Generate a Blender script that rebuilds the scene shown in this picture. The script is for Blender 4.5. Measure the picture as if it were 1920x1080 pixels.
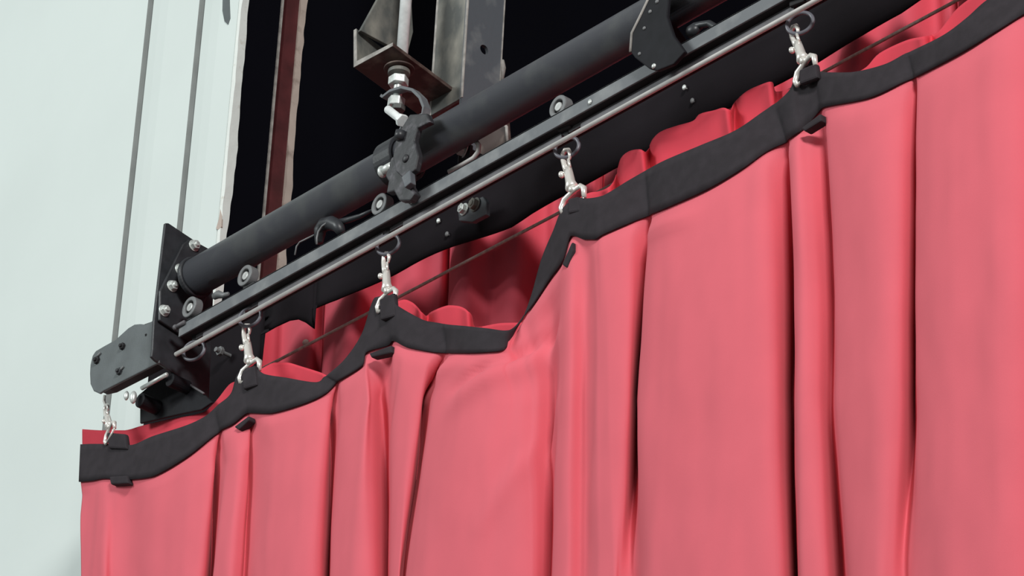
import bpy, bmesh, math, random
from mathutils import Vector, Matrix, noise
random.seed(7)
for o in list(bpy.data.objects): bpy.data.objects.remove(o, do_unlink=True)
SC = bpy.context.scene
COL = SC.collection
# ---------------------------------------------------------------- camera
W, H, FPX = 1920, 1080, 8000.0
YAW, PITCH, ROLL = math.radians(50), math.radians(30), math.radians(3.1)
CAMP = Vector((3.65, -3.06, 1.60))
F = Vector((-math.sin(YAW)*math.cos(PITCH), math.cos(YAW)*math.cos(PITCH), math.sin(PITCH)))
R0 = Vector((math.cos(YAW), math.sin(YAW), 0))
U0 = R0.cross(F)
RI = R0*math.cos(ROLL) + U0*math.sin(ROLL)
VI = U0*math.cos(ROLL) - R0*math.sin(ROLL)
cd = bpy.data.cameras.new('camera'); cam = bpy.data.objects.new('camera', cd); COL.objects.link(cam)
cd.sensor_width = 36; cd.lens = 36*FPX/W; cd.clip_end = 100; cd.clip_start = .05
m = Matrix((RI, VI, -F)).transposed().to_4x4(); m.translation = CAMP
cam.matrix_world = m
SC.camera = cam
# ---------------------------------------------------------------- light
SC.view_settings.view_transform = 'Standard'
SC.view_settings.look = 'None'
SC.view_settings.exposure = -0.04
SC.view_settings.gamma = 1.0
SC.view_settings.use_curve_mapping = False
wd = bpy.data.worlds.new('hall_ambient'); SC.world = wd; wd.use_nodes = True
wd.node_tree.nodes['Background'].inputs[0].default_value = (0.95, 1.0, 0.985, 1)
wd.node_tree.nodes['Background'].inputs[1].default_value = 0.25
def area(name, loc, target, sx, sy, power, color=(1, 1, 1)):
    l = bpy.data.lights.new(name, 'AREA'); l.shape = 'RECTANGLE'; l.size = sx; l.size_y = sy
    l.energy = power; l.color = color
    o = bpy.data.objects.new(name, l); COL.objects.link(o); o.location = loc
    o.rotation_euler = (Vector(target)-Vector(loc)).to_track_quat('-Z', 'Y').to_euler()
    return o
area('hall_ceiling_lamp', (5.6, -3.7, 6.8), (0.1, 0, 4.1), 1.4, 1.1, 385, (1.0, 0.985, 0.96))
area('left_fill_light', (-2.0, -3.8, 6.0), (-0.6, 0, 4.2), 1.6, 1.2, 105, (0.93, 1.0, 0.99))  # fill light added to brighten the pale wall

# ---------------------------------------------------------------- helpers
def ray(px, py):
    return (F + RI*((px-W/2)/FPX) + VI*((H/2-py)/FPX))
def at(px, py, **k):
    d = ray(px, py)
    (ax, v), = k.items(); i = 'xyz'.index(ax)
    return CAMP + d*((v-CAMP[i])/d[i])
def P2(px, py, y): return at(px, py, y=y)
def proj(p):
    q = Vector(p)-CAMP; z = q.dot(F)
    return (W/2+FPX*q.dot(RI)/z, H/2-FPX*q.dot(VI)/z)

def mat(name, col, rough=.6, metal=0., var=0., vscale=30., bump=0., bscale=200., col2=None, thr=None, sheen=0., spec=.5, stretch=None):
    m = bpy.data.materials.new(name); m.use_nodes = True
    nt = m.node_tree; b = nt.nodes['Principled BSDF']
    b.inputs['Base Color'].default_value = (*col, 1)
    b.inputs['Roughness'].default_value = rough; b.inputs['Metallic'].default_value = metal
    b.inputs['Specular IOR Level'].default_value = spec
    if sheen:
        b.inputs['Sheen Weight'].default_value = sheen; b.inputs['Sheen Roughness'].default_value = .5
        b.inputs['Sheen Tint'].default_value = (1, .75, .78, 1)
    tc = nt.nodes.new('ShaderNodeTexCoord'); mp = nt.nodes.new('ShaderNodeMapping')
    nt.links.new(tc.outputs['Object'], mp.inputs[0])
    if stretch: mp.inputs['Scale'].default_value = stretch
    n = nt.nodes.new('ShaderNodeTexNoise'); n.inputs['Scale'].default_value = vscale; n.inputs['Detail'].default_value = 6
    nt.links.new(mp.outputs[0], n.inputs['Vector'])
    cr = nt.nodes.new('ShaderNodeValToRGB')
    c2 = col2 if col2 else tuple(min(1, c*(1+var)) for c in col)
    c1 = col if col2 else tuple(c*(1-var) for c in col)
    a, z = thr if thr else (.35, .65)
    cr.color_ramp.elements[0].position = a; cr.color_ramp.elements[0].color = (*c1, 1)
    cr.color_ramp.elements[1].position = z; cr.color_ramp.elements[1].color = (*c2, 1)
    nt.links.new(n.outputs['Fac'], cr.inputs[0]); nt.links.new(cr.outputs[0], b.inputs['Base Color'])
    if bump:
        n2 = nt.nodes.new('ShaderNodeTexNoise'); n2.inputs['Scale'].default_value = bscale; n2.inputs['Detail'].default_value = 4
        nt.links.new(mp.outputs[0], n2.inputs['Vector'])
        bp = nt.nodes.new('ShaderNodeBump'); bp.inputs['Strength'].default_value = bump; bp.inputs['Distance'].default_value = .001
        nt.links.new(n2.outputs['Fac'], bp.inputs['Height']); nt.links.new(bp.outputs[0], b.inputs['Normal'])
    return m
M = dict(
    red=mat('red_stage_fabric', (.74, .140, .180), .8, var=.02, vscale=14, bump=.12, bscale=900, sheen=.06, spec=.2),
    lining=mat('red_lining_fabric', (.72, .058, .090), .75, var=.05, vscale=14, bump=.1, bscale=900, sheen=.04, spec=.2),
    rear=mat('red_rear_fabric_shaded', (.70, .095, .135), .8, var=.03, vscale=12, bump=.12, bscale=900, sheen=.06, spec=.2),  # same red fabric, its partial shadow put into a darker colour
    tape=mat('black_webbing', (.033, .0275, .0325), .85, var=.12, vscale=60, bump=.3, bscale=1400, spec=.25),
    black=mat('black_cloth', (.012, .0095, .012), .9, var=.25, vscale=6, bump=.2, bscale=900, spec=.12),
    steel=mat('black_painted_steel', (.030, .032, .037), .42, var=.2, vscale=60, bump=.15, bscale=300),
    pipe=mat('dark_pipe_paint', (.078, .080, .094), .45, col2=(.13, .135, .135), thr=(.5, .8), vscale=18, bump=.15, bscale=500),
    rail=mat('grey_rail_paint', (.125, .135, .147), .5, col2=(.24, .25, .255), thr=(.5, .78), vscale=25, bump=.1, bscale=400),
    box=mat('grey_housing_paint', (.105, .12, .125), .5, var=.12, vscale=30, bump=.2, bscale=300),
    dark=mat('dark_parts_and_shade', (.012, .011, .013), .7, var=.1, vscale=30),  # near-black for dark parts and for the shade under the rail
    worn=mat('worn_grey_steel', (.09, .095, .09), .55, col2=(.36, .34, .29), thr=(.45, .8), vscale=22, bump=.4, bscale=120, stretch=(1, 1, .6)),
    wornb=mat('worn_steel_and_side_shade', (.10, .11, .125), .5, col2=(.25, .26, .26), thr=(.55, .85), vscale=22, bump=.3, bscale=120),
    edge=mat('chipped_bare_edge', (.33, .31, .29), .6, var=.3, vscale=60, bump=.4, bscale=150),
    scratch=mat('scratched_black_steel', (.026, .026, .030), .5, col2=(.14, .13, .15), thr=(.5, .72), vscale=55, bump=.6, bscale=90),
    darksteel=mat('matt_black_steel', (.010, .010, .013), .65, var=.2, vscale=50, bump=.2, bscale=200, spec=.2),
    rust=mat('rusty_brown_steel', (.06, .035, .03), .65, col2=(.22, .17, .14), thr=(.5, .8), vscale=35, bump=.4, bscale=120),
    zinc=mat('zinc_plated_steel', (.86, .90, .90), .30, .1, var=.12, vscale=60, bump=.1),
    bolt=mat('bright_bolt', (.72, .76, .74), .38, .45, col2=(.30, .32, .30), thr=(.5, .85), vscale=90, bump=.2),
    chrome=mat('nickel_plated', (.93, .90, .85), .25, .45, var=.03, vscale=40),
    rod=mat('pale_grey_cable', (.66, .64, .62), .5, var=.08, vscale=60),
    lip=mat('rail_lip_grey', (.12, .115, .125), .6, var=.2, vscale=30),
    cord=mat('brown_grey_cord', (.46, .33, .30), .8, var=.2, vscale=150, bump=.5, bscale=1000),
    ring=mat('dark_plastic_ring', (.14, .14, .165), .35, var=.15, vscale=40),
    wheel=mat('grey_roller_plastic', (.17, .175, .18), .45, var=.15, vscale=60),
    hub=mat('roller_hub_metal', (.62, .63, .62), .35, .3, col2=(.25, .25, .25), thr=(.45, .9), vscale=90),
    wall=mat('white_panel_paint', (.70, .765, .745), .55, var=.025, vscale=3, bump=.15, bscale=60),
    plaster=mat('bright_plaster_edge', (.80, .83, .80), .7, col2=(.62, .60, .54), thr=(.62, .72), vscale=45, bump=.8, bscale=70),
    redwood=mat('dark_red_board', (.085, .016, .018), .6, var=.25, vscale=25, bump=.3, bscale=80),
    beige=mat('beige_plaster_edge', (.50, .41, .36), .8, col2=(.25, .19, .16), thr=(.55, .75), vscale=40, bump=.9, bscale=60),
    void=mat('backstage_black', (.0035, .0035, .006), .95, var=.1, vscale=3, spec=.05),  # near-black paint stands in for the unlit backstage dark
    floor=mat('stage_floor_dark', (.16, .13, .11), .6, var=.2, vscale=3),
    groove=mat('groove_joint_filler', (.27, .29, .285), .8, var=.1, vscale=20),  # own grey of the joint filler
)
def link(name, bm, m, parent=None, smooth=False, bevel=0, solid=0, sub=0):
    bmesh.ops.recalc_face_normals(bm, faces=bm.faces)
    me = bpy.data.meshes.new(name); bm.to_mesh(me); bm.free()
    me.materials.append(M[m])
    if smooth:
        for p in me.polygons: p.use_smooth = True
    o = bpy.data.objects.new(name, me); COL.objects.link(o)
    if solid:
        s = o.modifiers.new('thickness', 'SOLIDIFY'); s.thickness = solid; s.offset = 0
    if bevel:
        b = o.modifiers.new('bevel', 'BEVEL'); b.width = bevel; b.segments = 2; b.limit_method = 'ANGLE'
    if sub:
        s = o.modifiers.new('sub', 'SUBSURF'); s.levels = sub; s.render_levels = sub
    if parent:
        o.parent = parent
        o.matrix_parent_inverse = Matrix.Translation(-parent.location)
    return o
def thing(name, label, cat, loc=(0, 0, 0), group=None):
    o = bpy.data.objects.new(name, None); COL.objects.link(o); o.location = loc; o.empty_display_size = .02
    o['label'] = label; o['category'] = cat
    if group: o['group'] = group
    return o
def tag(o, label, cat, group=None):
    o['label'] = label; o['category'] = cat
    if group: o['group'] = group
    return o
def structure(o, label=None):
    o['kind'] = 'structure'
    if label: o['label'] = label
    return o
def box(bm, x0, x1, y0, y1, z0, z1):
    vs = [bm.verts.new((x, y, z)) for x in (x0, x1) for y in (y0, y1) for z in (z0, z1)]
    for f in ((0, 1, 3, 2), (4, 6, 7, 5), (0, 4, 5, 1), (2, 3, 7, 6), (0, 2, 6, 4), (1, 5, 7, 3)):
        bm.faces.new([vs[i] for i in f])
def frame_of(d):
    d = d.normalized(); a = Vector((0, 0, 1)) if abs(d.z) < .9 else Vector((1, 0, 0))
    u = d.cross(a).normalized(); return u, d.cross(u).normalized()
def tube(bm, pts, r, seg=10, closed=False):
    pts = [Vector(p) for p in pts]; n = len(pts); rings = []
    rr = r if isinstance(r, (list, tuple)) else [r]*n
    u = None
    for i, p in enumerate(pts):
        a = pts[(i-1) % n] if (closed or i > 0) else p
        b = pts[(i+1) % n] if (closed or i < n-1) else p
        d = (b-a).normalized()
        if u is None: u, v = frame_of(d)
        else:
            u = (u - d*u.dot(d)).normalized(); v = d.cross(u)
        rings.append([bm.verts.new(p + (u*math.cos(2*math.pi*k/seg)+v*math.sin(2*math.pi*k/seg))*rr[i]) for k in range(seg)])
    for i in range(n if closed else n-1):
        A, B = rings[i], rings[(i+1) % n]
        for k in range(seg): bm.faces.new((A[k], A[(k+1) % seg], B[(k+1) % seg], B[k]))
    if not closed:
        bm.faces.new(rings[0][::-1]); bm.faces.new(rings[-1])
def cyl(bm, a, b, r, seg=24): tube(bm, [a, b], r, seg)
def hexnut(bm, c, d, r, h, rot=0):
    c = Vector(c); d = Vector(d).normalized(); u, v = frame_of(d)
    A = [];B = []
    for k in range(6):
        t = k*math.pi/3+rot; o = (u*math.cos(t)+v*math.sin(t))*r
        A.append(bm.verts.new(c+o)); B.append(bm.verts.new(c+o+d*h))
    for k in range(6): bm.faces.new((A[k], A[(k+1) % 6], B[(k+1) % 6], B[k]))
    bm.faces.new(A); bm.faces.new(B)
def ringm(bm, c, ax, R, r, seg=32, rs=10):
    u, v = frame_of(Vector(ax)); c = Vector(c)
    tube(bm, [c+(u*math.cos(2*math.pi*k/seg)+v*math.sin(2*math.pi*k/seg))*R for k in range(seg)], r, rs, True)
def washer(bm, c, ax, r0, r1, h, seg=32):
    c = Vector(c); ax = Vector(ax).normalized(); u, v = frame_of(ax); L = []
    for rr, hh in ((r0, 0), (r1, 0), (r1, h), (r0, h)):
        L.append([bm.verts.new(c+ax*hh+(u*math.cos(2*math.pi*k/seg)+v*math.sin(2*math.pi*k/seg))*rr) for k in range(seg)])
    for a in range(4):
        A, B = L[a], L[(a+1) % 4]
        for k in range(seg): bm.faces.new((A[k], A[(k+1) % seg], B[(k+1) % seg], B[k]))
def poly(bm, pts, d):
    d = Vector(d); A = [bm.verts.new(p) for p in pts]; B = [bm.verts.new(Vector(p)+d) for p in pts]
    n = len(pts)
    bm.faces.new(A); bm.faces.new(B[::-1])
    for k in range(n): bm.faces.new((A[k], B[k], B[(k+1) % n], A[(k+1) % n]))
def plate(pxs, d, **k):
    bm = bmesh.new(); poly(bm, [at(x, y, **k) for x, y in pxs], d); return bm
def sphere(bm, c, r, sc=(1, 1, 1)):
    mtx = Matrix.Translation(c) @ Matrix.Diagonal((*sc, 1))
    bmesh.ops.create_uvsphere(bm, u_segments=16, v_segments=10, radius=r, matrix=mtx)

def catmull(pts, sub):
    out = []; n = len(pts)
    for i in range(n-1):
        p0 = pts[max(i-1, 0)]; p1 = pts[i]; p2 = pts[i+1]; p3 = pts[min(i+2, n-1)]
        for s in range(sub):
            t = s/sub
            def h(a, b, c, d):
                m1 = (c-a)*.5; m2 = (d-b)*.5
                # limit overshoot
                lim = abs(c-b)*2.2; m1 = max(-lim, min(lim, m1)); m2 = max(-lim, min(lim, m2))
                return (2*t**3-3*t*t+1)*b+(t**3-2*t*t+t)*m1+(-2*t**3+3*t*t)*c+(t**3-t*t)*m2
            out.append(tuple(h(*q) for q in zip(p0, p1, p2, p3)))
    out.append(tuple(pts[-1])); return out
def interp(pl, x):
    if x <= pl[0][0]: return pl[0][1]
    for a, b in zip(pl, pl[1:]):
        if x <= b[0]: return a[1]+(b[1]-a[1])*(x-a[0])/(b[0]-a[0])
    return pl[-1][1]
def grid(bm, cols):
    V = [[bm.verts.new(p) for p in c] for c in cols]
    for a, b in zip(V, V[1:]):
        for j in range(len(a)-1): bm.faces.new((a[j], b[j], b[j+1], a[j+1]))
    return V

# ---------------------------------------------------------------- setting
YW = .20                                    # front face of the pale wall
XL = at(432, 250, y=YW).x                   # its vertical edge at the opening
XG1 = at(248, 305, y=YW).x; XG2 = at(356, 210, y=YW).x
bm = bmesh.new()
gw = .0021
xs = [(-7, 0), (XG1-.052, 0), (XG1-gw-.002, 0), (XG1-gw, .010), (XG1+gw, .010), (XG1+gw+.004, .004), (XG1+.03, .0015), (XG1+.055, 0),
      (XG2-gw-.002, 0), (XG2-gw, .010), (XG2+gw, .010), (XG2+gw+.004, .004), (XG2+.03, .0015), (XG2+.055, 0), (XL-.012, 0), (XL-.010, .006), (XL-.008, .0)]
prev = None
JF = []
fr = [[bm.verts.new((x, YW+d, z)) for z in (0, 8)] for x, d in xs] + [[bm.verts.new((XL-.0085, YW+.013, z)) for z in (0, 8)]] + [[bm.verts.new((-7, YW+.013, z)) for z in (0, 8)]]
for i in range(len(fr)):
    a, b = fr[i], fr[(i+1) % len(fr)]
    q = bm.faces.new((a[0], b[0], b[1], a[1]))
    if i in (2, 3, 4, 8, 9, 10): q.material_index = 1
bm.faces.new([f[0] for f in fr]); bm.faces.new([f[1] for f in fr][::-1])
wo = structure(link('wall_left', bm, 'wall')); wo.data.materials.append(M['groove'])
def rough_strip(name, x0, x1, y0, y1, m, amp, seed, z0=0, z1=8, step=.012):
    """vertical strip with an irregular broken outline on its visible edges"""
    bm = bmesh.new(); n = 420; cols = [[], [], [], []]
    za, zb = 3.6, 5.6
    zs = [z0] + [za+(zb-za)*k/n for k in range(n+1)] + [z1]
    for k, z in enumerate(zs):
        w = [amp*(noise.noise(Vector((seed+q*7.3, z*9, 0)))+.6*noise.noise(Vector((seed+q*3.1, z*37, 2)))) for q in range(3)]
        cols[0].append((x0, y0, z)); cols[1].append((x1+w[0], y0+w[1]*.3, z))
        cols[2].append((x1+w[0]*.6, y1+w[2], z)); cols[3].append((x0, y1+w[2], z))
    V = grid(bm, cols)
    for j in range(len(zs)-1): bm.faces.new((V[3][j], V[0][j], V[0][j+1], V[3][j+1]))
    bm.faces.new([v[0] for v in V]); bm.faces.new([v[-1] for v in V])
    return structure(link(name, bm, m))
rough_strip('trim_1', XL-.0082, XL, YW-.001, YW+.014, 'plaster', .0035, 3)
bm = bmesh.new(); box(bm, XL-.0081, XL-.004, YW+.0145, YW+.077, 0, 8); structure(link('trim_2', bm, 'void'))
XR = XL-.0075
bm = bmesh.new(); box(bm, XL-.0078, XL-.002, YW+.078, YW+.0815, 0, 8); structure(link('trim_3', bm, 'edge'))
bm = bmesh.new(); box(bm, XL-.0078, XL+.000, YW+.0855, YW+.110, 0, 8); structure(link('trim_4', bm, 'redwood'))
rough_strip('trim_5', XL-.0078, XL+.003, YW+.1105, YW+.124, 'beige', .004, 11)
bm = bmesh.new(); box(bm, XL-.3, XL-.0085, YW+.0135, YW+1.5, 0, 8); structure(link('wall_side', bm, 'void'))
bm = bmesh.new(); box(bm, -4, 6, YW+1.5, YW+1.6, 0, 8); structure(link('wall_back', bm, 'void'))
bm = bmesh.new(); box(bm, 5.2, 5.3, YW+.0, YW+1.5, 0, 8); structure(link('wall_right', bm, 'void'))
bm = bmesh.new(); box(bm, XL-.3, 5.3, YW+.301, YW+1.6, 8, 8.1); structure(link('ceiling', bm, 'void'))
bm = bmesh.new(); box(bm, -8, 8, -8, 2, -.1, 0); structure(link('floor', bm, 'floor'))
# dark crack and flaked patch at the wall edge
bm = bmesh.new()
pts = [at(x, y, y=YW-.0012) for x, y in ((418, -40), (429, -40), (430, 8), (431, 34), (427, 46), (421, 40), (417, 20))]
poly(bm, pts, (0, .0025, 0)); structure(link('trim_6', bm, 'box'))
bm = bmesh.new()
pts = [at(x, y, y=YW-.0012) for x, y in ((413, 392), (416, 405), (415, 425), (409, 431), (405, 428), (410, 412))]
poly(bm, pts, (0, .0025, 0)); structure(link('trim_7', bm, 'beige'))

# ---------------------------------------------------------------- rear red curtain, black valance, lining
ZB = 0.03
def hang(bm, top, ybase, folds, seedv, zb=ZB, rows=14):
    """top: list of (px, py) at depth y; cloth with folds hanging to the floor"""
    cols = []
    for px, py, dy in top:
        p = at(px, py, y=ybase+dy)
        c = []
        for j in range(rows+1):
            t = j/rows; tt = t**2.2
            z = p.z+(zb-p.z)*tt
            s = min(1, (p.z-z)/.25)
            yy = ybase+dy*(1+.4*s) + .004*noise.noise(Vector((p.x*6+seedv, z*2.2, seedv)))
            c.append((p.x, yy, z))
        cols.append(c)
    grid(bm, cols)
rear_top = []
k = 486
while k < 2500:
    py = 700 - (k-490)*.53 - 60 - 90
    dy = .020*math.sin(k*.026)+.012*math.sin(k*.061+1.2)
    for c0 in (610, 843, 1130, 1790):
        dy += .03*math.exp(-((k-c0)/7.)**2)
    rear_top.append((k, py, dy)); k += 5
bm = bmesh.new(); hang(bm, rear_top, .235, None, 4)
rear = link('rear_curtain', bm, 'rear', smooth=True, solid=.002)
tag(rear, 'red curtain in a shade-darkened colour hanging farther back behind the thin brown cord', 'curtain')
# diagonal sag folds in the rear curtain
def ridges(o, segs, ax=1):
    for v in o.data.vertices:
        for (a, b, amp, w) in segs:
            p = Vector((v.co.x, v.co.z)); A = Vector((a.x, a.z)); B = Vector((b.x, b.z)); d = B-A
            t = max(0, min(1, (p-A).dot(d)/d.length_squared)); q = (p-(A+d*t)).length
            v.co.y += amp*math.exp(-(q/w)**2)*(math.sin(math.pi*(.15+.7*t)))
def densify(o, z_lo, cuts=2): pass

val_edge = [(258, 868), (300, 850), (380, 818), (440, 770), (486, 722), (489, 627), (515, 611), (540, 600), (557, 598), (575, 606), (590, 617), (588, 598), (588, 580), (633, 563), (707, 527), (773, 497), (850, 463), (953, 423),
            (993, 400), (1089, 354), (1163, 308), (1300, 240), (1447, 160), (1538, 113), (1619, 68), (1690, 25), (1723, 0), (1900, -92), (2500, -400)]
YV = .155
bm = bmesh.new(); cols = []
for i in range(len(val_edge)-1):
    a, b = val_edge[i], val_edge[i+1]
    n = max(1, int(abs(b[0]-a[0])/14))
    for s in range(n):
        px = a[0]+(b[0]-a[0])*s/n; py = a[1]+(b[1]-a[1])*s/n
        p = at(px, py, y=YV); ztop = max(p.z+.02, at(px, 655-(px-330)*.527-4, y=YV).z+.005)
        c = []
        for j in range(9):
            z = p.z+(ztop-p.z)*j/8
            c.append((p.x, YV+.006*noise.noise(Vector((p.x*7, z*5, 1.7))) + .003*math.sin(p.x*23), z))
        cols.append(c)
grid(bm, cols)
val = link('black_valance', bm, 'black', smooth=True, solid=.003)
tag(val, 'long black cloth valance hanging directly behind the curtain track', 'valance')

lin = [(155, 805), (190, 807), (235, 807), (265, 799), (315, 787), (377, 775), (396, 762), (410, 747), (430, 722), (445, 714), (470, 702), (490, 692), (515, 680), (540, 680), (565, 687), (605, 700), (625, 712), (655, 715), (690, 660),
       (720, 585), (753, 563), (773, 567), (790, 585), (797, 592), (800, 592), (813, 583), (840, 573), (860, 574), (873, 580), (884, 592), (890, 613), (940, 606), (983, 605), (1030, 560), (1060, 450), (1085, 375), (1105, 362), (1123, 359), (1140, 352), (1151, 340), (1158, 320), (1165, 297), (1180, 284), (1200, 280),
       (1209, 285), (1216, 280), (1224, 262), (1240, 247), (1270, 236), (1300, 227), (1313, 214), (1340, 207), (1357, 202), (1370, 206), (1378, 192), (1400, 172), (1425, 160), (1447, 154), (1454, 172), (1487, 165), (1515, 152), (1545, 142), (1600, 137), (1625, 126), (1650, 100), (1700, 76), (1735, 68), (1760, 60), (1790, 22), (1825, -6), (1900, -50), (2500, -370)]
valley = [797, 886, 1151, 1212, 1372, 1452, 620, 1740]
bm = bmesh.new(); cols = []
ll = catmull([(a, b) for a, b in lin], 5)
for px, py in ll:
    dy = .004*math.sin(px*.05)
    for c0 in valley: dy += -.012*math.exp(-((px-c0+8)/9.)**2) + .016*math.exp(-((px-c0-7)/9.)**2)
    y0 = .040
    p = at(px, py, y=y0+dy); c = []
    for j in range(19):
        t = (j/18)**2.4; z = p.z+(ZB-p.z)*t
        s = min(1, (p.z-z)/.12)
        c.append((p.x + (.11*min(p.z-z, .4)*max(0, min(1, (300-px)/120)))*1.0, y0+dy*(1-.8*s)+.038*min(1, (p.z-z)/.2)**1.5, z))
    cols.append(c)
grid(bm, cols)
tag(link('curtain_lining', bm, 'lining', smooth=True, solid=.0015), 'bright red lining layer with a wavy top peeking above the black heading tape', 'curtain')

# ---------------------------------------------------------------- front curtain
# (tape top px,py) (tape bottom px,py) depth  | px at frame bottom, depth there
FC = [
 (155,835,152,905,.004, 151,.004),(175,834,175,903,-.002, 174,-.001),(197,834,197,899,-.006, 196,-.008),(215,834,220,900,-.006, 212,.002),(252,836,245,901,-.002, 243,.004),
 (290,820,290,895,-.012, 284,-.010),(352,800,352,860,-.012, 345,-.016),(385,785,398,824,-.002, 380,-.006),(403,771,415,812,.012, 400,.038),(413,761,420,807,-.003, 402,-.014),
 (437,740,440,797,-.008, 428,-.020),(450,703,464,778,-.002, 450,-.006),(477,690,472,776,.002, 462,.008),(500,703,510,777,-.014, 500,-.020),(540,710,570,760,-.013, 560,-.022),(596,719,612,741,-.002, 598,-.006),
 (612,709,634,720,.012, 618,.036),(622,702,640,715,-.002, 620,-.006),(653,673,683,687,-.006, 657,-.024),(683,627,690,663,.000, 700,-.010),(707,560,731,650,.004, 727,.030),(740,556,742,641,-.008, 732,-.010),
 (747,573,767,653,-.012, 748,-.018),(800,603,815,662,-.006, 788,-.012, 748,-.010),(830,608,840,664,.024, 804,.048, 757,.012),(842,610,846,664,-.004, 806,-.020, 762,-.016),(873,613,880,664,-.018, 805,-.036),(920,618,920,662,-.018, 880,-.034),(950,622,948,658,-.008, 925,-.026),(966,617,959,641,.004, 945,-.022),
 (980,603,975,612,.014, 968,-.016),(990,586,989,592,.020, 990,-.008),(1003,548,1006,569,.018, 1003,.000),(1020,487,1034,526,.012, 1042,.024, 1031,.028),(1042,434,1058,492,.000, 1046,-.010, 1034,-.010),(1060,392,1074,445,-.008, 1062,-.018),
 (1089,373,1099,451,-.004, 1092,-.002),(1108,374,1119,451,-.014, 1122,-.018),(1135,369,1136,441,-.018, 1150,-.018),(1182,341,1190,418,-.006, 1180,-.008, 1160,-.012),(1210,325,1220,407,.026, 1196,.056, 1186,.002),(1222,318,1226,403,-.002, 1198,-.018, 1202,-.014),(1255,301,1262,388,-.018, 1225,-.034),
 (1320,274,1330,357,-.020, 1320,-.036),(1383,247,1393,320,-.014, 1390,-.030),(1433,213,1440,287,-.006, 1465,-.012),(1452,200,1478,269,.024, 1496,.056),(1466,190,1483,263,-.003, 1498,-.010),(1487,168,1498,252,-.008, 1510,-.018),
 (1497,135,1512,243,.002, 1535,-.004, 1550,-.006),(1530,125,1538,213,.014, 1560,.026, 1578,.044),(1540,137,1549,203,-.006, 1572,-.006, 1594,-.008),(1600,138,1633,186,-.018, 1640,-.024),(1661,124,1694,158,-.006, 1688,-.012, 1672,-.014),(1700,104,1717,149,.014, 1717,.036, 1698,.004),
 (1718,96,1722,146,-.004, 1719,-.010, 1718,-.010),(1774,68,1802,104,-.016, 1780,-.028),(1816,37,1870,62,-.016, 1870,-.028),(1859,0,1920,31,-.006, 1935,-.010),(1920,-30,1970,4,.012,1985,.03),(1960,-60,1985,-4,-.01,1990,-.01),(2060,-115,2080,-50,-.018,2100,-.03),(2200,-180,2210,-120,.01,2210,.03),(2260,-220,2270,-150,-.015,2260,-.02),(2400,-290,2410,-230,-.015,2410,-.03),(2550,-370,2560,-310,.0,2560,.0)]
FE = []
for q in FC:
    if len(q) == 7:
        tx, ty, bx, by, y0, qx, y1 = q
        f = max(0, min(1, (750-by)/(1080-by)))
        q = (tx, ty, bx, by, y0, bx+(qx-bx)*f, y1, qx, y1)
    FE.append(q)
fc = catmull(FE, 9)
cur = thing('stage_curtain', 'large rose red pleated curtain hung from the snap hooks, black band along its top', 'curtain', at(960, 540, y=0))
ys = [f[4] for f in fc]
for _ in range(3): ys = [sum(ys[max(0, i-7):i+8])/len(ys[max(0, i-7):i+8]) for i in range(len(ys))]
bt = bmesh.new(); bf = bmesh.new(); ct = []; cf = []
for (tx, ty, bx, by, y00, mx, y1, qx, y2), y0 in zip(fc, ys):
    T = at(tx, ty, y=y0); B = at(bx, by, y=y0); Q = at(qx, 1080, y=y2); Mi = at(mx, max(750, by+60), y=y1)
    c = []
    for j in range(7):
        t = j/6; p = T.lerp(B, t); p.y += -.0034 + .003*math.sin(math.pi*t)*noise.noise(Vector((p.x*12, 3, 1)))
        c.append(p)
    ct.append(c)
    c = []; rows = 46
    up = T.lerp(B, .55); c.append(Vector((up.x, up.y+.0004, up.z)))
    for j in range(rows+1):
        t = j/rows
        z = B.z + (Q.z-.02-B.z)*t
        d = (B.z-z); s = 1-math.exp(-d/.085)
        g = (B.z-z)/(B.z-Mi.z)
        if g < 1:
            x = B.x + (Mi.x-B.x)*(s*.5/(1-math.exp(-(B.z-Mi.z)/.085))+.5*g); yt = y1
        else:
            h = (Mi.z-z)/(Mi.z-Q.z); x = Mi.x + (Q.x-Mi.x)*h; hh_ = min(1, h); yt = y1+(y2-y1)*hh_*hh_*(3-2*hh_)
        y = y0+(y00-y0)*min(1, d/.02)+(yt-y00)*s
        p = Vector((x, y, z))
        ww = 1-math.exp(-d/.03)
        p.y += ww*(.0035*noise.noise(Vector((x*16, z*5, 0))) + .0012*noise.noise(Vector((x*45, z*14, 5))))
        c.append(p)
    last = c[-1]
    for t in (.25, .5, .75, 1): c.append(Vector((last.x, last.y, last.z+(ZB-last.z)*t)))
    cf.append(c)
# sagging diagonal folds pulled between the second and third snap hooks and below the tape
segs = [((1050, 510), (840, 700), -.020, .020), ((1035, 610), (880, 738), .013, .011), ((1046, 640), (880, 775), -.010, .018),
        ((1050, 760), (940, 1000), -.006, .016), ((1240, 420), (1400, 335), .006, .012), ((1225, 440), (1330, 420), -.007, .014), ((760, 690), (735, 800), .005, .010)]
SG = [(at(*a, y=0), at(*b, y=0), am, w) for a, b, am, w in segs]
for c in cf:
    for p in c[1:]:
        for a, b, am, w in SG:
            A = Vector((a.x, a.z)); B = Vector((b.x, b.z)); d = B-A; q = Vector((p.x, p.z))
            t = max(0, min(1, (q-A).dot(d)/d.length_squared)); r = (q-(A+d*t)).length
            p.y += am*math.exp(-(r/w)**2)*math.sin(math.pi*(.12+.76*t))*min(1, max(0, (c[1].z-p.z)/.03))
grid(bt, ct); grid(bf, cf)
link('fabric', bf, 'red', cur, smooth=True, solid=.0012)
link('heading_tape', bt, 'tape', cur, smooth=True, solid=.0018)
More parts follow.
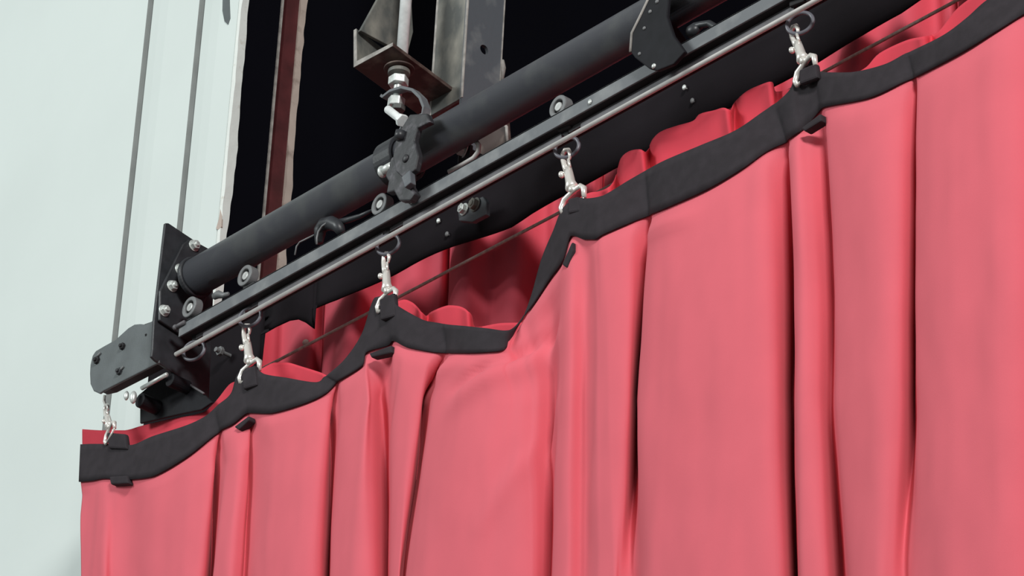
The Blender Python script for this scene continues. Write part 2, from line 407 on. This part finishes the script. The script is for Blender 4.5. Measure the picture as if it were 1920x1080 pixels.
# webbing loops (above the tape) and loop tails (below it)
loops = [((199, 815), (234, 818), (202, 840), (238, 842), 0), ((452, 703), (477, 689), (455, 730), (482, 722), 0), ((710, 566), (738, 553), (712, 600), (741, 592), 0),
         ((1064, 378), (1083, 372), (1064, 400), (1088, 396), 0), ((1497, 136), (1529, 122), (1498, 158), (1533, 145), 0)]
for a, b, c_, d_, _ in loops:
    bm = bmesh.new(); y = -.0135; a = (a[0], a[1]-5); b = (b[0], b[1]-5)
    poly(bm, [at(*a, y=y), at(*b, y=y), at(*d_, y=y), at(*c_, y=y)], (0, .0085, 0))
    link('webbing_loop', bm, 'tape', cur, bevel=.0028)
tails = [((204, 893), (238, 891), (240, 906), (207, 908)), ((438, 800), (466, 779), (467, 787), (447, 806)), ((691, 662), (733, 647), (735, 661), (695, 670)),
         ((1053, 496), (1072, 452), (1074, 470), (1062, 502)), ((1501, 240), (1538, 212), (1540, 226), (1508, 246))]
for q in tails:
    bm = bmesh.new()
    poly(bm, [at(*p, y=-.0145) for p in q], (0, .013, 0))
    link('loop_tail', bm, 'tape', cur, bevel=.0022)

# ---------------------------------------------------------------- cord behind the hooks
c0 = at(452, 712, y=.088); c1 = at(2300, -272, y=.088)
bm = bmesh.new(); N = 60
pts = [c0.lerp(c1, i/N) + Vector((0, 0, -.004*math.sin(math.pi*i/N))) for i in range(N+1)]
tube(bm, pts, .0022, 8)
kn = at(573, 642, y=.088); sphere(bm, kn, .0042, (1.3, 1, 1))
cordo = link('thin_cord', bm, 'cord', smooth=True); tag(cordo, 'thin brown cord stretched parallel to the track just behind the snap hooks', 'cord')

# ---------------------------------------------------------------- pipe
pc = (at(600, 384, y=0)+at(1000, 165, y=0))/2; ZP = pc.z
XP0 = at(368, 512, y=0).x; RP = .0275
XEND = 2.35
pipe = thing('support_pipe', 'thick black steel pipe running along above the curtain track', 'pipe', (0, 0, ZP))
bm = bmesh.new(); cyl(bm, (XP0, 0, ZP), (XEND, 0, ZP), RP, 48)
link('pipe_tube', bm, 'pipe', pipe, smooth=False, bevel=0)
for p in bpy.data.objects['pipe_tube'].data.polygons: p.use_smooth = len(p.vertices) == 4
bm = bmesh.new(); washer(bm, (XP0-.004, 0, ZP), (1, 0, 0), RP-.004, RP+.004, .008, 40); link('weld_collar', bm, 'steel', pipe, bevel=.002)

# ---------------------------------------------------------------- rail
YF = -.022
ra = at(1000, 247, y=YF); rb = at(520, 512, y=YF); rc = at(1400, 33, y=YF)
ZR = (ra.z+rb.z+rc.z)/3
hh = .0105
XR0 = at(336, 612, y=YF).x
rail = thing('curtain_track', 'grey steel curtain track rail below the thick pipe', 'track', (0, YF, ZR))
bm = bmesh.new(); box(bm, XR0, XEND, YF, YF+.003, ZR-hh, ZR+hh); box(bm, XR0, XEND, YF, YF+.038, ZR+hh-.003, ZR+hh); link('front_web', bm, 'rail', rail, bevel=.0008)
bm = bmesh.new(); box(bm, XR0, XEND, YF+.003, YF+.038, ZR-hh+.001, ZR-hh+.003); box(bm, XR0, XEND, YF+.035, YF+.038, ZR-hh, ZR+hh-.003); link('bottom_flange', bm, 'dark', rail)  # shaded underside of the grey rail painted near-black
glx = [(365, 655), (470, 592), (729, 456), (1064, 274), (1501, 41)]
YL = YF+.012
cuts = [at(px, py-30, y=YL).x for px, py in glx]
gaps = [(-9, cuts[0]+.02), (cuts[1]-.012, cuts[1]+.018), (cuts[2]-.012, cuts[2]+.03), (cuts[3]-.012, cuts[3]+.025), (cuts[4]-.012, cuts[4]+.06)]
xx = XR0+.02
segl = []
for g0, g1 in gaps:
    if g0 > xx: segl.append((xx, g0))
    xx = max(xx, g1)
segl.append((xx, XEND))
bm = bmesh.new()
for a, b in segl: box(bm, a, b, YL, YL+.0025, ZR-hh-.0155, ZR-hh-.0045)
box(bm, XR0+.02, XEND, YL+.003, YL+.005, ZR-hh-.006, ZR-hh+.001)
link('guide_lip', bm, 'lip', rail, bevel=.0006)
# drive cable
YROD = -.020
dz = (at(335, 647, y=YROD).z + at(1560, 0, y=YROD).z + at(1000, 296, y=YROD).z)/3
XD0 = at(331, 653, y=YROD).x
bm = bmesh.new(); cyl(bm, (XD0, YROD, dz), (XEND, YROD, dz), .0034, 14)
tag(link('drive_rod', bm, 'rod', smooth=True), 'slim pale grey rod running under the track, carrying the dark rings', 'rod')

# ---------------------------------------------------------------- gliders with rings
def build_glider():
    t = thing('ring_glider', '', 'glider', (0, 0, 0), 'gliders with rings along the track')
    bm = bmesh.new(); box(bm, -.011, .011, -.010, .010, .012, .040); link('glider_block', bm, 'dark', t, bevel=.002)
    bm = bmesh.new(); box(bm, -.004, .004, -.004, .002, .004, .012); link('ring_neck', bm, 'dark', t, bevel=.001)
    bm = bmesh.new()
    tube(bm, [(math.cos(a)*.0165, -.001+.004*math.cos(a), -.0115+math.sin(a)*.0150) for a in [2*math.pi*k/36 for k in range(36)]], .0026, 10, True)
    link('ring', bm, 'ring', t, smooth=True)
    return t
def copy_tree(o, parent=None):
    c = o.copy(); COL.objects.link(c)
    if parent: c.parent = parent; c.matrix_parent_inverse = Matrix.Identity(4)
    for ch in o.children:
        copy_tree(ch, c)
    return c
glab = ['dark ring glider nearest the pulley housing, with no snap hook on it', 'dark ring glider holding the snap hook left of the hanging valance tip', 'dark ring glider below the threaded rod hanger, second from the pulley housing with a hook',
        'dark ring glider holding the snap hook right of the tall diagonal tape fold', 'dark ring glider nearest the top right corner of the view']
g0 = build_glider(); GL = []
for i, (px, py) in enumerate(glx):
    g = g0 if i == 0 else copy_tree(g0)
    p = at(px, py, y=-.004); g.location = (p.x, -.004, p.z+.009); g['label'] = glab[i]; GL.append(g)
    if i == 0: g.rotation_euler = (0, 0, math.radians(10))

# ---------------------------------------------------------------- snap hooks
def build_hook():
    t = thing('snap_hook', '', 'hook', (0, 0, 0), 'snap hooks holding the curtain')
    bm = bmesh.new()
    hk = [(.004, 0, -.011), (.006, 0, -.004), (.0045, 0, .003), (0, 0, .006), (-.0045, 0, .003), (-.005, 0, -.006), (-.0035, 0, -.016), (-.001, 0, -.026)]
    tube(bm, hk, [.0016, .0024, .0028, .003, .003, .0032, .0038, .0045], 12)
    tube(bm, [(0, 0, -.022), (0, 0, -.030), (.0005, 0, -.044), (.0015, 0, -.052), (.002, 0, -.055)], [.0045, .0052, .0058, .0078, .0050], 16)
    link('hook_body', bm, 'chrome', t, smooth=True)
    bm = bmesh.new(); tube(bm, [(.004, -.002, -.012), (.0045, -.002, -.024)], .0018, 8); link('spring_gate', bm, 'chrome', t, smooth=True)
    bm = bmesh.new(); tube(bm, [(-.002, -.001, -.026), (-.007, -.002, -.026)], .0018, 8); sphere(bm, Vector((-.009, -.002, -.026)), .0038, (.9, 1, 1.15)); link('thumb_knob', bm, 'chrome', t, smooth=True)
    bm = bmesh.new(); tube(bm, [(.002, 0, -.054), (.002, 0, -.0595)], [.0058, .0042], 14); link('swivel', bm, 'chrome', t, smooth=True)
    bm = bmesh.new()
    tube(bm, [(-.0165, 0, -.078), (-.018, 0, -.069), (-.012, 0, -.0605), (.002, 0, -.058), (.014, 0, -.0585), (.018, 0, -.0645), (.0165, 0, -.078)], [.0028, .0034, .0032, .003, .0034, .0036, .0028], 12)
    tube(bm, [(-.0165, 0, -.078), (.0165, 0, -.078)], .0018, 8)
    link('bail', bm, 'chrome', t, smooth=True)
    return t
hooks = [((199, 765), (213, 812), 'small bright snap hook below the black pulley housing at the far left', .85), ((462, 617), (466, 692), 'bright snap hook left of the hanging valance tip, first one fully clear of the housing', 1),
         ((724, 482), (725, 560), 'bright snap hook below the threaded rod hanger, above the sagging tape', 1), ((1061, 289), (1072, 370), 'bright snap hook left of the wavy lining, above the steep diagonal tape fold', 1),
         ((1489, 57), (1512, 130), 'bright snap hook nearest the top right corner of the view', 1)]
h0 = build_hook()
for i, (a, b, lab, sc) in enumerate(hooks):
    h = h0 if i == 0 else copy_tree(h0)
    yb = -.006; ya = -.004
    A = at(*a, y=ya); B = at(*b, y=yb)
    d = (A-B); L = d.length
    h.location = A; h['label'] = lab
    ang = math.atan2(d.x, d.z); ang2 = -math.atan2(d.y, d.z)
    h.rotation_euler = (ang2, ang, math.radians((-12, 6, 0, 4, -6)[i])); s = L/.066; h.scale = (s*1.0, s, s)

# ---------------------------------------------------------------- rollers on the rail
def build_roller():
    t = thing('track_roller', '', 'roller', (0, 0, 0), 'round rollers standing on the track')
    bm = bmesh.new(); washer(bm, (0, -.004, 0), (0, 1, 0), .0098, .0162, .014, 36); link('roller_tyre', bm, 'wheel', t, bevel=.0015)
    bm = bmesh.new(); cyl(bm, (0, .002, 0), (0, .009, 0), .0098, 30); link('bearing_shield', bm, 'dark', t)
    bm = bmesh.new(); cyl(bm, (0, -.003, 0), (0, .004, 0), .0064, 24); link('hub_cap', bm, 'hub', t, bevel=.001)
    return t
r0 = build_roller()
rl = [(358, 577, 'roller at the left end of the track, beside the lowest end plate bolt'), (462, 518, 'round roller on the track just right of the pipe flange, pale hub'), (714, 384, 'round roller on the track at the foot of the pipe clamp'), (1049, 201, 'round roller on the track between the pipe clamp and the right support plate')]
for i, (px, py, lab) in enumerate(rl):
    r = r0 if i == 0 else copy_tree(r0)
    p = at(px, py, y=-.014); r.location = p; r['label'] = lab

# ---------------------------------------------------------------- end plate, flange and bolts at the left end
XE = at(352, 480, y=0).x - .004
ep = thing('end_plate', 'tall black steel end plate bolted at the left end of the pipe', 'plate', (XE, 0, ZP))
bm = plate([(310, 418), (316, 418), (400, 474), (400, 560), (392, 752), (383, 742), (330, 702), (292, 676), (284, 668), (286, 655), (289, 600), (297, 530)], (-.005, 0, 0), x=XE)
link('back_plate', bm, 'steel', ep, bevel=.0012)
bm = plate([(354, 449), (361, 449), (392, 466), (394, 540), (360, 640), (299, 600), (300, 545), (322, 500), (343, 457)], (-.005, 0, 0), x=XE+.0065)
link('pipe_flange', bm, 'steel', ep, bevel=.0018)
def bolt(parent, px, py, ax, val, d, r=.009, h=.007, m='bolt', shank=.008, name='bolt'):
    bm = bmesh.new(); c = at(px, py, **{ax: val}); d = Vector(d)
    washer(bm, c, d, .003, r*1.25, .0018, 24)
    hexnut(bm, c+d*.0018, d, r, h, .3); cyl(bm, c, c+d*(h+shank), r*.5, 14)
    return link(name, bm, m, parent, bevel=.0006)
for px, py in ((363, 461), (337, 506), (322, 537), (307, 583)):
    bolt(ep, px, py, 'x', XE+.0065, (1, 0, 0), .0072, .006, shank=.005)
bm = bmesh.new(); c = at(418, 660, y=.07); hexnut(bm, c, (0, -1, 0), .006, .006); cyl(bm, c, c+Vector((.009, -.006, .003)), .0035, 12)
# pulley housing
YH = -.030
hs = thing('pulley_housing', 'grey metal pulley housing with rounded top at the far left track end', 'housing', at(235, 690, y=YH))
out = [(290, 597), (283, 603), (272, 608), (262, 607), (252, 608), (240, 615), (228, 626), (216, 637), (196, 648), (179, 658), (173, 667), (169, 684), (168, 700), (169, 720), (175, 733), (186, 738), (195, 732), (240, 709), (297, 680), (297, 640), (292, 600)]
bm = plate(out, (0, .004, 0), y=YH); link('front_plate', bm, 'box', hs, bevel=.0015)
out2 = [(290, 600), (262, 610), (241, 618), (217, 640), (180, 661), (172, 690), (172, 715), (178, 730), (195, 726), (240, 703), (290, 677)]
bm = plate(out2, (0, .024, 0), y=YH+.0045); link('housing_body', bm, 'dark', hs, bevel=.002)
for px, py, mm, rr in ((231, 650, 'dark', .0055), (183, 676, 'dark', .006), (225, 697, 'steel', .0055), (274, 628, 'dark', .0022)):
    bm = bmesh.new(); c = at(px, py, y=YH); hexnut(bm, c+Vector((0, .001, 0)), (0, -1, 0), rr, .005 if rr > .003 else .002); cyl(bm, c, c+Vector((0, -.007 if rr > .003 else -.002, 0)), rr*.5, 12)
    link('housing_bolt', bm, mm, hs, bevel=.0005)
for a, b in (((180, 671), (188, 661)), ((219, 701), (231, 687))):
    bm = bmesh.new(); cyl(bm, at(*a, y=YH-.002), at(*b, y=YH-.002), .0014, 8); link('split_pin', bm, 'wheel', hs, smooth=True)
# bracket under the housing
ub = thing('lower_bracket', 'black sheet bracket with a bright pin under the pulley housing', 'bracket', at(320, 745, y=.06))
bm = plate([(262, 738), (300, 706), (345, 712), (386, 742), (398, 754), (377, 768), (320, 780), (262, 794)], (0, .004, 0), y=.028); link('bracket_sheet', bm, 'darksteel', ub, bevel=.0015)
bm = bmesh.new(); cyl(bm, at(266, 728, y=-.012), at(313, 702, y=-.012), .0032, 14); link('pin', bm, 'bolt', ub, smooth=True)
bm = bmesh.new(); c = at(318, 712, y=-.005); cyl(bm, c, c+Vector((0, .033, 0)), .010, 20); link('pin_boss', bm, 'darksteel', ub, bevel=.001)
bm = bmesh.new(); c = at(262, 750, y=-.004); cyl(bm, c, c+Vector((0, .032, 0)), .011, 20); link('pin_boss', bm, 'darksteel', ub, bevel=.001)
for px, py, rr in ((250, 745, .0085), (237, 742, .0062)):
    bm = bmesh.new(); c = at(px, py, y=-.014); sphere(bm, c, rr, (.62, .6, 1.2)); link('acorn_nut', bm, 'bolt', ub, smooth=True)
bm = bmesh.new(); cyl(bm, at(330, 705, y=.026), at(382, 738, y=.026), .0018, 8); link('bracket_edge', bm, 'lip', ub, smooth=True)
c = at(416, 660, y=.135); bm = bmesh.new(); hexnut(bm, c, (0, -1, 0), .0075, .006); cyl(bm, c, c+Vector((0, -.012, 0)), .004, 12); cyl(bm, c, c+Vector((0, .017, 0)), .003, 12)
tag(link('valance_bolt', bm, 'wheel', bevel=.0006), 'small dull bolt on the black valance between the housing and the next snap hook', 'bolt')
# hanging end wire below housing where the first hook hangs
bm = bmesh.new(); pts = [at(196, 742, y=.0), at(195, 752, y=-.001), at(199, 762, y=-.001), at(202, 768, y=-.001)]
tube(bm, pts, .0022, 8); link('hook_eye', bm, 'chrome', hs, smooth=True)

# ---------------------------------------------------------------- threaded hanger
YHG = .0
hx = at(757, 60, y=YHG).x
def hz(py): return at(755, py, x=hx).z
hg = thing('rod_hanger', 'bright steel hanger rod with stacked nuts and yoke coming down to the pipe', 'hanger', (hx, YHG, hz(120)))
bm = bmesh.new(); cyl(bm, (hx, YHG, hz(112)), (hx, YHG, hz(-450)), .0082, 28); link('hanger_rod', bm, 'zinc', hg, smooth=True)
hx2 = hx-.004
bm = bmesh.new(); cyl(bm, (hx2, YHG, hz(195)), (hx2, YHG, hz(112)), .0062, 18); link('threaded_stud', bm, 'bolt', hg, smooth=True)
bm = bmesh.new(); washer(bm, (hx2, YHG, hz(131)), (0, 0, 1), .006, .0215, .0025, 36); link('large_washer', bm, 'rust', hg, bevel=.0006)
bm = bmesh.new(); washer(bm, (hx2, YHG, hz(140)), (0, 0, 1), .006, .0155, .006, 30); link('small_washer', bm, 'worn', hg, bevel=.0006)
bm = bmesh.new(); hexnut(bm, (hx2, YHG, hz(161)), (0, 0, 1), .0145, .0125, .5); link('upper_nut', bm, 'bolt', hg, bevel=.0012)
# yoke strap
yk = [(713, 178), (716, 181), (730, 170), (752, 163), (772, 168), (786, 182), (793, 200), (790, 214), (770, 222), (752, 236), (742, 258)]
bm = bmesh.new(); yp = [at(x, y, y=YHG-.012) for x, y in yk]
n = len(yp); lay = []
for i, p in enumerate(yp):
    a = yp[max(0, i-1)]; b = yp[min(n-1, i+1)]; d = (b-a); d.y = 0; d.normalize(); nn = Vector((-d.z, 0, d.x))*.0022
    lay.append([bm.verts.new(p+nn), bm.verts.new(p-nn), bm.verts.new(p-nn+Vector((0, .013, 0))), bm.verts.new(p+nn+Vector((0, .013, 0)))])
for A, B in zip(lay, lay[1:]):
    for k in range(4): bm.faces.new((A[k], A[(k+1) % 4], B[(k+1) % 4], B[k]))
bm.faces.new(lay[0]); bm.faces.new(lay[-1][::-1])
link('yoke_strap', bm, 'rail', hg, bevel=.0006)
bm = bmesh.new(); hexnut(bm, (hx2-.001, YHG-.001, hz(203)), (0.1, 0, 1), .0125, .014, .2); link('lower_nut', bm, 'bolt', hg, bevel=.0015)
bm = bmesh.new(); hexnut(bm, (hx2+.004, YHG, hz(212)), (0.1, 0, 1), .010, .008, .2); link('lock_nut', bm, 'worn', hg, bevel=.0012)
bm = bmesh.new(); a = at(727, 205, y=-.016); b = at(754, 226, y=-.016); cyl(bm, a, b, .0058, 18); hexnut(bm, b-(b-a).normalized()*.004, (b-a), .0095, .007, .2); link('cross_bolt', bm, 'zinc', hg, bevel=.0008)
# clamp around the pipe
cl = thing('pipe_clamp', 'scratched black clamp gripping the pipe below the hanger rod', 'clamp', (hx, 0, ZP))
xc = at(748, 300, y=0).x
bm = bmesh.new(); washer(bm, (xc-.016, 0, ZP), (1, 0, 0), RP+.0006, RP+.0065, .034, 40); link('clamp_band', bm, 'steel', cl, bevel=.0012)
bm = plate([(752, 240), (768, 214), (800, 212), (806, 228), (782, 240), (776, 262), (784, 290), (778, 318), (756, 335), (742, 322), (736, 296), (742, 264)], (0, .010, 0), y=-.047); link('clamp_cheek', bm, 'scratch', cl, bevel=.002)
bm = plate([(733, 296), (752, 282), (764, 300), (770, 318), (768, 345), (778, 362), (768, 376), (748, 376), (738, 358), (724, 362), (728, 340), (722, 330)], (0, .012, 0), y=-.040); link('clamp_jaw', bm, 'scratch', cl, bevel=.002)
bm = plate([(752, 332), (768, 318), (770, 342), (758, 352)], (0, .010, 0), y=-.050); link('jaw_tooth', bm, 'wornb', cl, bevel=.0015)
bm = bmesh.new(); c = at(717, 322, y=-.036); cyl(bm, c, c+Vector((.02, 0, 0)), .0065, 16); sphere(bm, c, .0085, (.7, .9, 1.05)); link('clamp_bolt', bm, 'bolt', cl, smooth=True)
bm = bmesh.new(); c = at(767, 376, y=-.024); sphere(bm, c, .0042, (1, .7, 1)); link('clamp_rivet', bm, 'bolt', cl, smooth=True)
bm = bmesh.new(); cyl(bm, at(752, 246, y=-.05), at(748, 262, y=-.05), .0075, 16); link('clamp_stud', bm, 'steel', cl, smooth=True)
bm = bmesh.new(); sphere(bm, at(760, 297, y=-.048), .006, (1, .5, 1)); link('clamp_rivet', bm, 'scratch', cl, smooth=True)

# ---------------------------------------------------------------- angle bracket with gusset
ab = thing('angle_bracket', 'rusty edged angle iron bracket crossing behind the bright hanger rod', 'bracket', at(700, 100, y=-.02))
ya0 = -.035
A0 = at(664, 57, y=ya0); A1 = at(664, 127, y=ya0); A2 = at(737, 87, y=ya0)
D = Vector((-.204, 1, 0)).normalized()*.25
def strip(bm, pts, th_dir): poly(bm, pts, th_dir)
bm = bmesh.new(); t = .006
poly(bm, [A1, A2, A2+Vector((0, 0, t)), A1+Vector((0, 0, t))], D); link('bottom_leg', bm, 'rust', ab, bevel=.0008)
bm = bmesh.new(); poly(bm, [A1+Vector((0, 0, t+.0003)), A1+Vector((t, 0, t+.0003)), A0+Vector((t, 0, 0)), A0], D); link('upright_leg', bm, 'worn', ab, bevel=.0008)
bm = bmesh.new(); e = Vector((0, -.0012, 0))
poly(bm, [A1+e, A2+e, A2+e+Vector((0, 0, t)), A1+e+Vector((t, 0, t+.002)), A0+e+Vector((t, 0, 0)), A0+e], (0, .001, 0)); link('cut_edge', bm, 'edge', ab, bevel=.0004)
g1 = at(676, 57, y=-.028)
bm = bmesh.new()
xg = A0.x+.014
poly(bm, [at(676, 57, x=xg), at(709, -3, x=xg), at(765, -120, x=xg), at(775, 60, x=xg), at(765, 98, x=xg), at(738, 90, x=xg)], (-.006, 0, 0)); link('gusset_plate', bm, 'worn', ab, bevel=.001)

# ---------------------------------------------------------------- hanging steel angle column
YC = .095
co = thing('steel_angle_post', 'scuffed grey angle iron post with a bolt hole hanging behind the pipe', 'post', at(872, 0, y=YC))
ct_ = at(872, 0, y=YC); xcn = at(874, 60, y=YC).x; wl = at(818, 20, y=YC).x; ztop = 6.4; zbot = at(930, 300, y=YC+.05).z; zfr = at(850, 192, y=YC).z
ye = at(940, 90, x=xcn).y
hole = at(908, 93, x=xcn)
bm = bmesh.new(); box(bm, wl, xcn-.0055, YC, YC+.0055, zfr, ztop); link('front_leg', bm, 'worn', co, bevel=.001)
bm = bmesh.new()
seg = 24; y0_, y1_ = YC, ye
# side leg with a real hole
hr = .0075
ringv = []
sq = []
for k in range(seg):
    a = 2*math.pi*k/seg; cyy, czz = math.cos(a), math.sin(a); s = 1/max(abs(cyy), abs(czz))
    ringv.append((hole.y+hr*cyy, hole.z+hr*czz)); sq.append((hole.y+.018*cyy*s, hole.z+.018*czz*s))
for xq in (xcn, xcn-.0055):
    A = [bm.verts.new((xq, a, b)) for a, b in ringv]; B = [bm.verts.new((xq, a, b)) for a, b in sq]
    for k in range(seg): bm.faces.new((A[k], A[(k+1) % seg], B[(k+1) % seg], B[k]))
    ringv_v = A if xq == xcn else ringv_v
    if xq != xcn:
        for k in range(seg): bm.faces.new((ringv_v[k], ringv_v[(k+1) % seg], A[(k+1) % seg], A[k]))
h1, h2 = hole.y-.018, hole.y+.018
box(bm, xcn-.0055, xcn, YC, y1_, hole.z+.018, ztop); box(bm, xcn-.0055, xcn, YC, y1_, zbot, hole.z-.018)
box(bm, xcn-.0055, xcn, YC, h1, hole.z-.018, hole.z+.018); box(bm, xcn-.0055, xcn, h2, y1_, hole.z-.018, hole.z+.018)
link('side_leg', bm, 'wornb', co)  # shaded side of the post put into a darker bluish colour
bm = bmesh.new(); 
for (x_, y_) in ((wl-.0006, YC-.0006), (xcn-.003, YC-.0010), (xcn-.003, ye)):
    box(bm, x_, x_+.0042, y_, y_+.0022, (zbot if y_ > YC+.02 else zfr), ztop)
link('chipped_edge', bm, 'edge', co, bevel=.0006)
bm = bmesh.new(); q = at(938, 126, x=xcn); tube(bm, [q+Vector((.001, .002, .012)), q+Vector((.001, .004, 0)), q+Vector((.001, .004, -.022))], [.003, .0045, .002], 8); link('weld_bead', bm, 'edge', co, smooth=True)
# fixing clip and bolts on the post, above and below the track
fx = thing('fixing_clip', 'small clip with bright bolt between the pipe and track, right of the pipe clamp', 'clip', at(880, 290, y=.05))
bm = plate([(893, 258), (950, 222), (953, 270), (905, 300), (890, 300)], (0, .006, 0), y=.070); link('clip_plate', bm, 'rust', fx, bevel=.0012)
bolt(fx, 872, 281, 'y', .030, (-.3, -.9, .1), .0105, .008, shank=.004)
bm = bmesh.new(); tube(bm, [at(x, y, y=.020) for x, y in ((842, 322), (868, 308), (888, 296), (897, 284), (898, 272), (893, 266))], .0032, 10); link('clip_hook', bm, 'rod', fx, smooth=True)
bm = bmesh.new(); tube(bm, [at(943, 232, y=.066), at(950, 238, y=.066), at(951, 268, y=.066)], .0022, 8); link('clip_edge', bm, 'edge', fx, smooth=True)
bm = bmesh.new(); cyl(bm, at(872, 282, y=.03), at(872, 282, y=.03)+Vector((0, .045, 0)), .006, 12); box(bm, *(lambda c: (c.x-.012, c.x+.012, .028, .034, c.z-.020, c.z+.006))(at(872, 284, y=.03))); link('clip_block', bm, 'steel', fx, bevel=.001)
fy = thing('lower_clip', 'small dull clip with two nuts below the track in front of the black valance', 'clip', at(885, 392, y=.12))
bm = plate([(858, 390), (905, 368), (912, 378), (911, 402), (885, 416), (860, 414)], (0, .008, 0), y=.128); link('clip_plate', bm, 'wornb', fy, bevel=.0012)
bolt(fy, 871, 393, 'y', .128, (-.1, -1, 0), .0075, .006, shank=.003); bolt(fy, 892, 384, 'y', .128, (-.1, -1, 0), .0085, .006, shank=.003, m='worn')
for (px, py, lab) in ((822, 414, 'tiny bright screw head on the black valance left of the lower clip'), (1283, 164, 'tiny bright screw head on the black valance above the wavy lining'), (1298, 189, 'tiny dull screw head on the black valance, lower of the two above the wavy lining'), (838, 439, 'tiny dull screw head on the black valance below the lower clip, near its bottom edge')):
    bm = bmesh.new(); c = at(px, py, y=.1475); sphere(bm, c, .0032, (1, .8, 1.3)); cyl(bm, c, c+Vector((0, .008, 0)), .0012, 8)
    tag(link('screw_head', bm, 'bolt' if py in (164, 414) else 'wheel', smooth=True), lab, 'screw', 'screw heads on the valance')

# ---------------------------------------------------------------- support plate at the top right
XS = at(1190, 80, y=-.03).x
sp = thing('support_plate', 'black cranked support plate carrying the pipe near the top centre right', 'plate', (XS, 0, ZP))
YS = -.040
bm = plate([(1232, -45), (1216, -3), (1200, 30), (1184, 62), (1181, 96), (1190, 108), (1216, 128), (1232, 132), (1262, 120), (1284, 96), (1262, 66), (1250, 30), (1256, -40)], (0, .006, 0), y=YS)
link('plate_body', bm, 'darksteel', sp, bevel=.0015)
bm = bmesh.new(); tube(bm, [at(x, y, y=YS-.0005) for x, y in ((1217, -5), (1201, 29), (1184.5, 62), (1182, 97))], .0018, 8); link('worn_edge', bm, 'edge', sp, smooth=True)
for px, py, r in ((1219, 22, .0028), (1208, 53, .0026), (1199, 101, .0026), (1232, 3, .003), (1226, 124, .0036)):
    bm = bmesh.new(); sphere(bm, at(px, py, y=YS-.0005), r, (1, .7, 1)); link('rivet', bm, 'wheel' if py != 124 else 'bolt', sp, smooth=True)
bm = bmesh.new(); tube(bm, [at(x, y, y=-.01) for x, y in ((1292, 58), (1304, 52), (1316, 46), (1330, 44), (1343, 52), (1348, 62))], [.006, .007, .0045, .0045, .0045, .003], 12); sphere(bm, at(1299, 58, y=-.012), .011, (1, .7, .8)); 
lt = link('latch_arm', bm, 'steel', sp, smooth=True)
bm = plate([(1222, 10), (1236, 0), (1262, 40), (1300, 92), (1262, 118), (1228, 128)], (-.005, 0, 0), x=XS+.03); link('stiffener', bm, 'darksteel', sp, bevel=.001)
# idle wire loop on the rail between roller and clamp
wl_ = thing('cable_guide', 'dark cable guide with a thin bent wire on the track left of the pipe clamp', 'guide', at(610, 440, y=0))
bm = bmesh.new()
tube(bm, [at(x, y, y=-.004) for x, y in ((598, 455), (600, 432), (608, 421), (622, 418), (634, 424), (640, 436))], [.006, .009, .010, .010, .009, .006], 14); link('guide_body', bm, 'steel', wl_, smooth=True)
bm = bmesh.new(); tube(bm, [at(x, y, y=-.012) for x, y in ((594, 458), (594, 446), (597, 434), (604, 424), (612, 418))], .0014, 8); tube(bm, [at(x, y, y=-.008) for x, y in ((553, 478), (556, 462), (562, 454), (590, 440))], .0012, 8); link('bent_wire', bm, 'wheel', wl_, smooth=True)
bm = bmesh.new(); tube(bm, [at(x, y, y=.0) for x, y in ((632, 418), (655, 412), (676, 405), (700, 393))], [.005, .0045, .0035, .002], 10); link('guide_arm', bm, 'steel', wl_, smooth=True)
# track end cap and small clip near first rollers
bm = bmesh.new(); a = at(329, 614, y=YF-.002); cyl(bm, a, at(346, 604, y=YF-.002), .0032, 12); sphere(bm, a, .0044); link('rail_end_pin', bm, 'lip', rail, smooth=True)
bm = bmesh.new(); tube(bm, [at(x, y, y=-.01) for x, y in ((402, 556), (410, 552), (420, 554), (428, 551))], [.005, .006, .004, .003], 10); link('rail_clip', bm, 'wheel', rail, smooth=True)
for n_, px, py in (('a', 772, 377), ('b', 1106, 191)):
    bm = bmesh.new(); sphere(bm, at(px, py, y=YF-.001), .0034, (1, .6, 1.2)); link('rail_rivet', bm, 'bolt', rail, smooth=True)
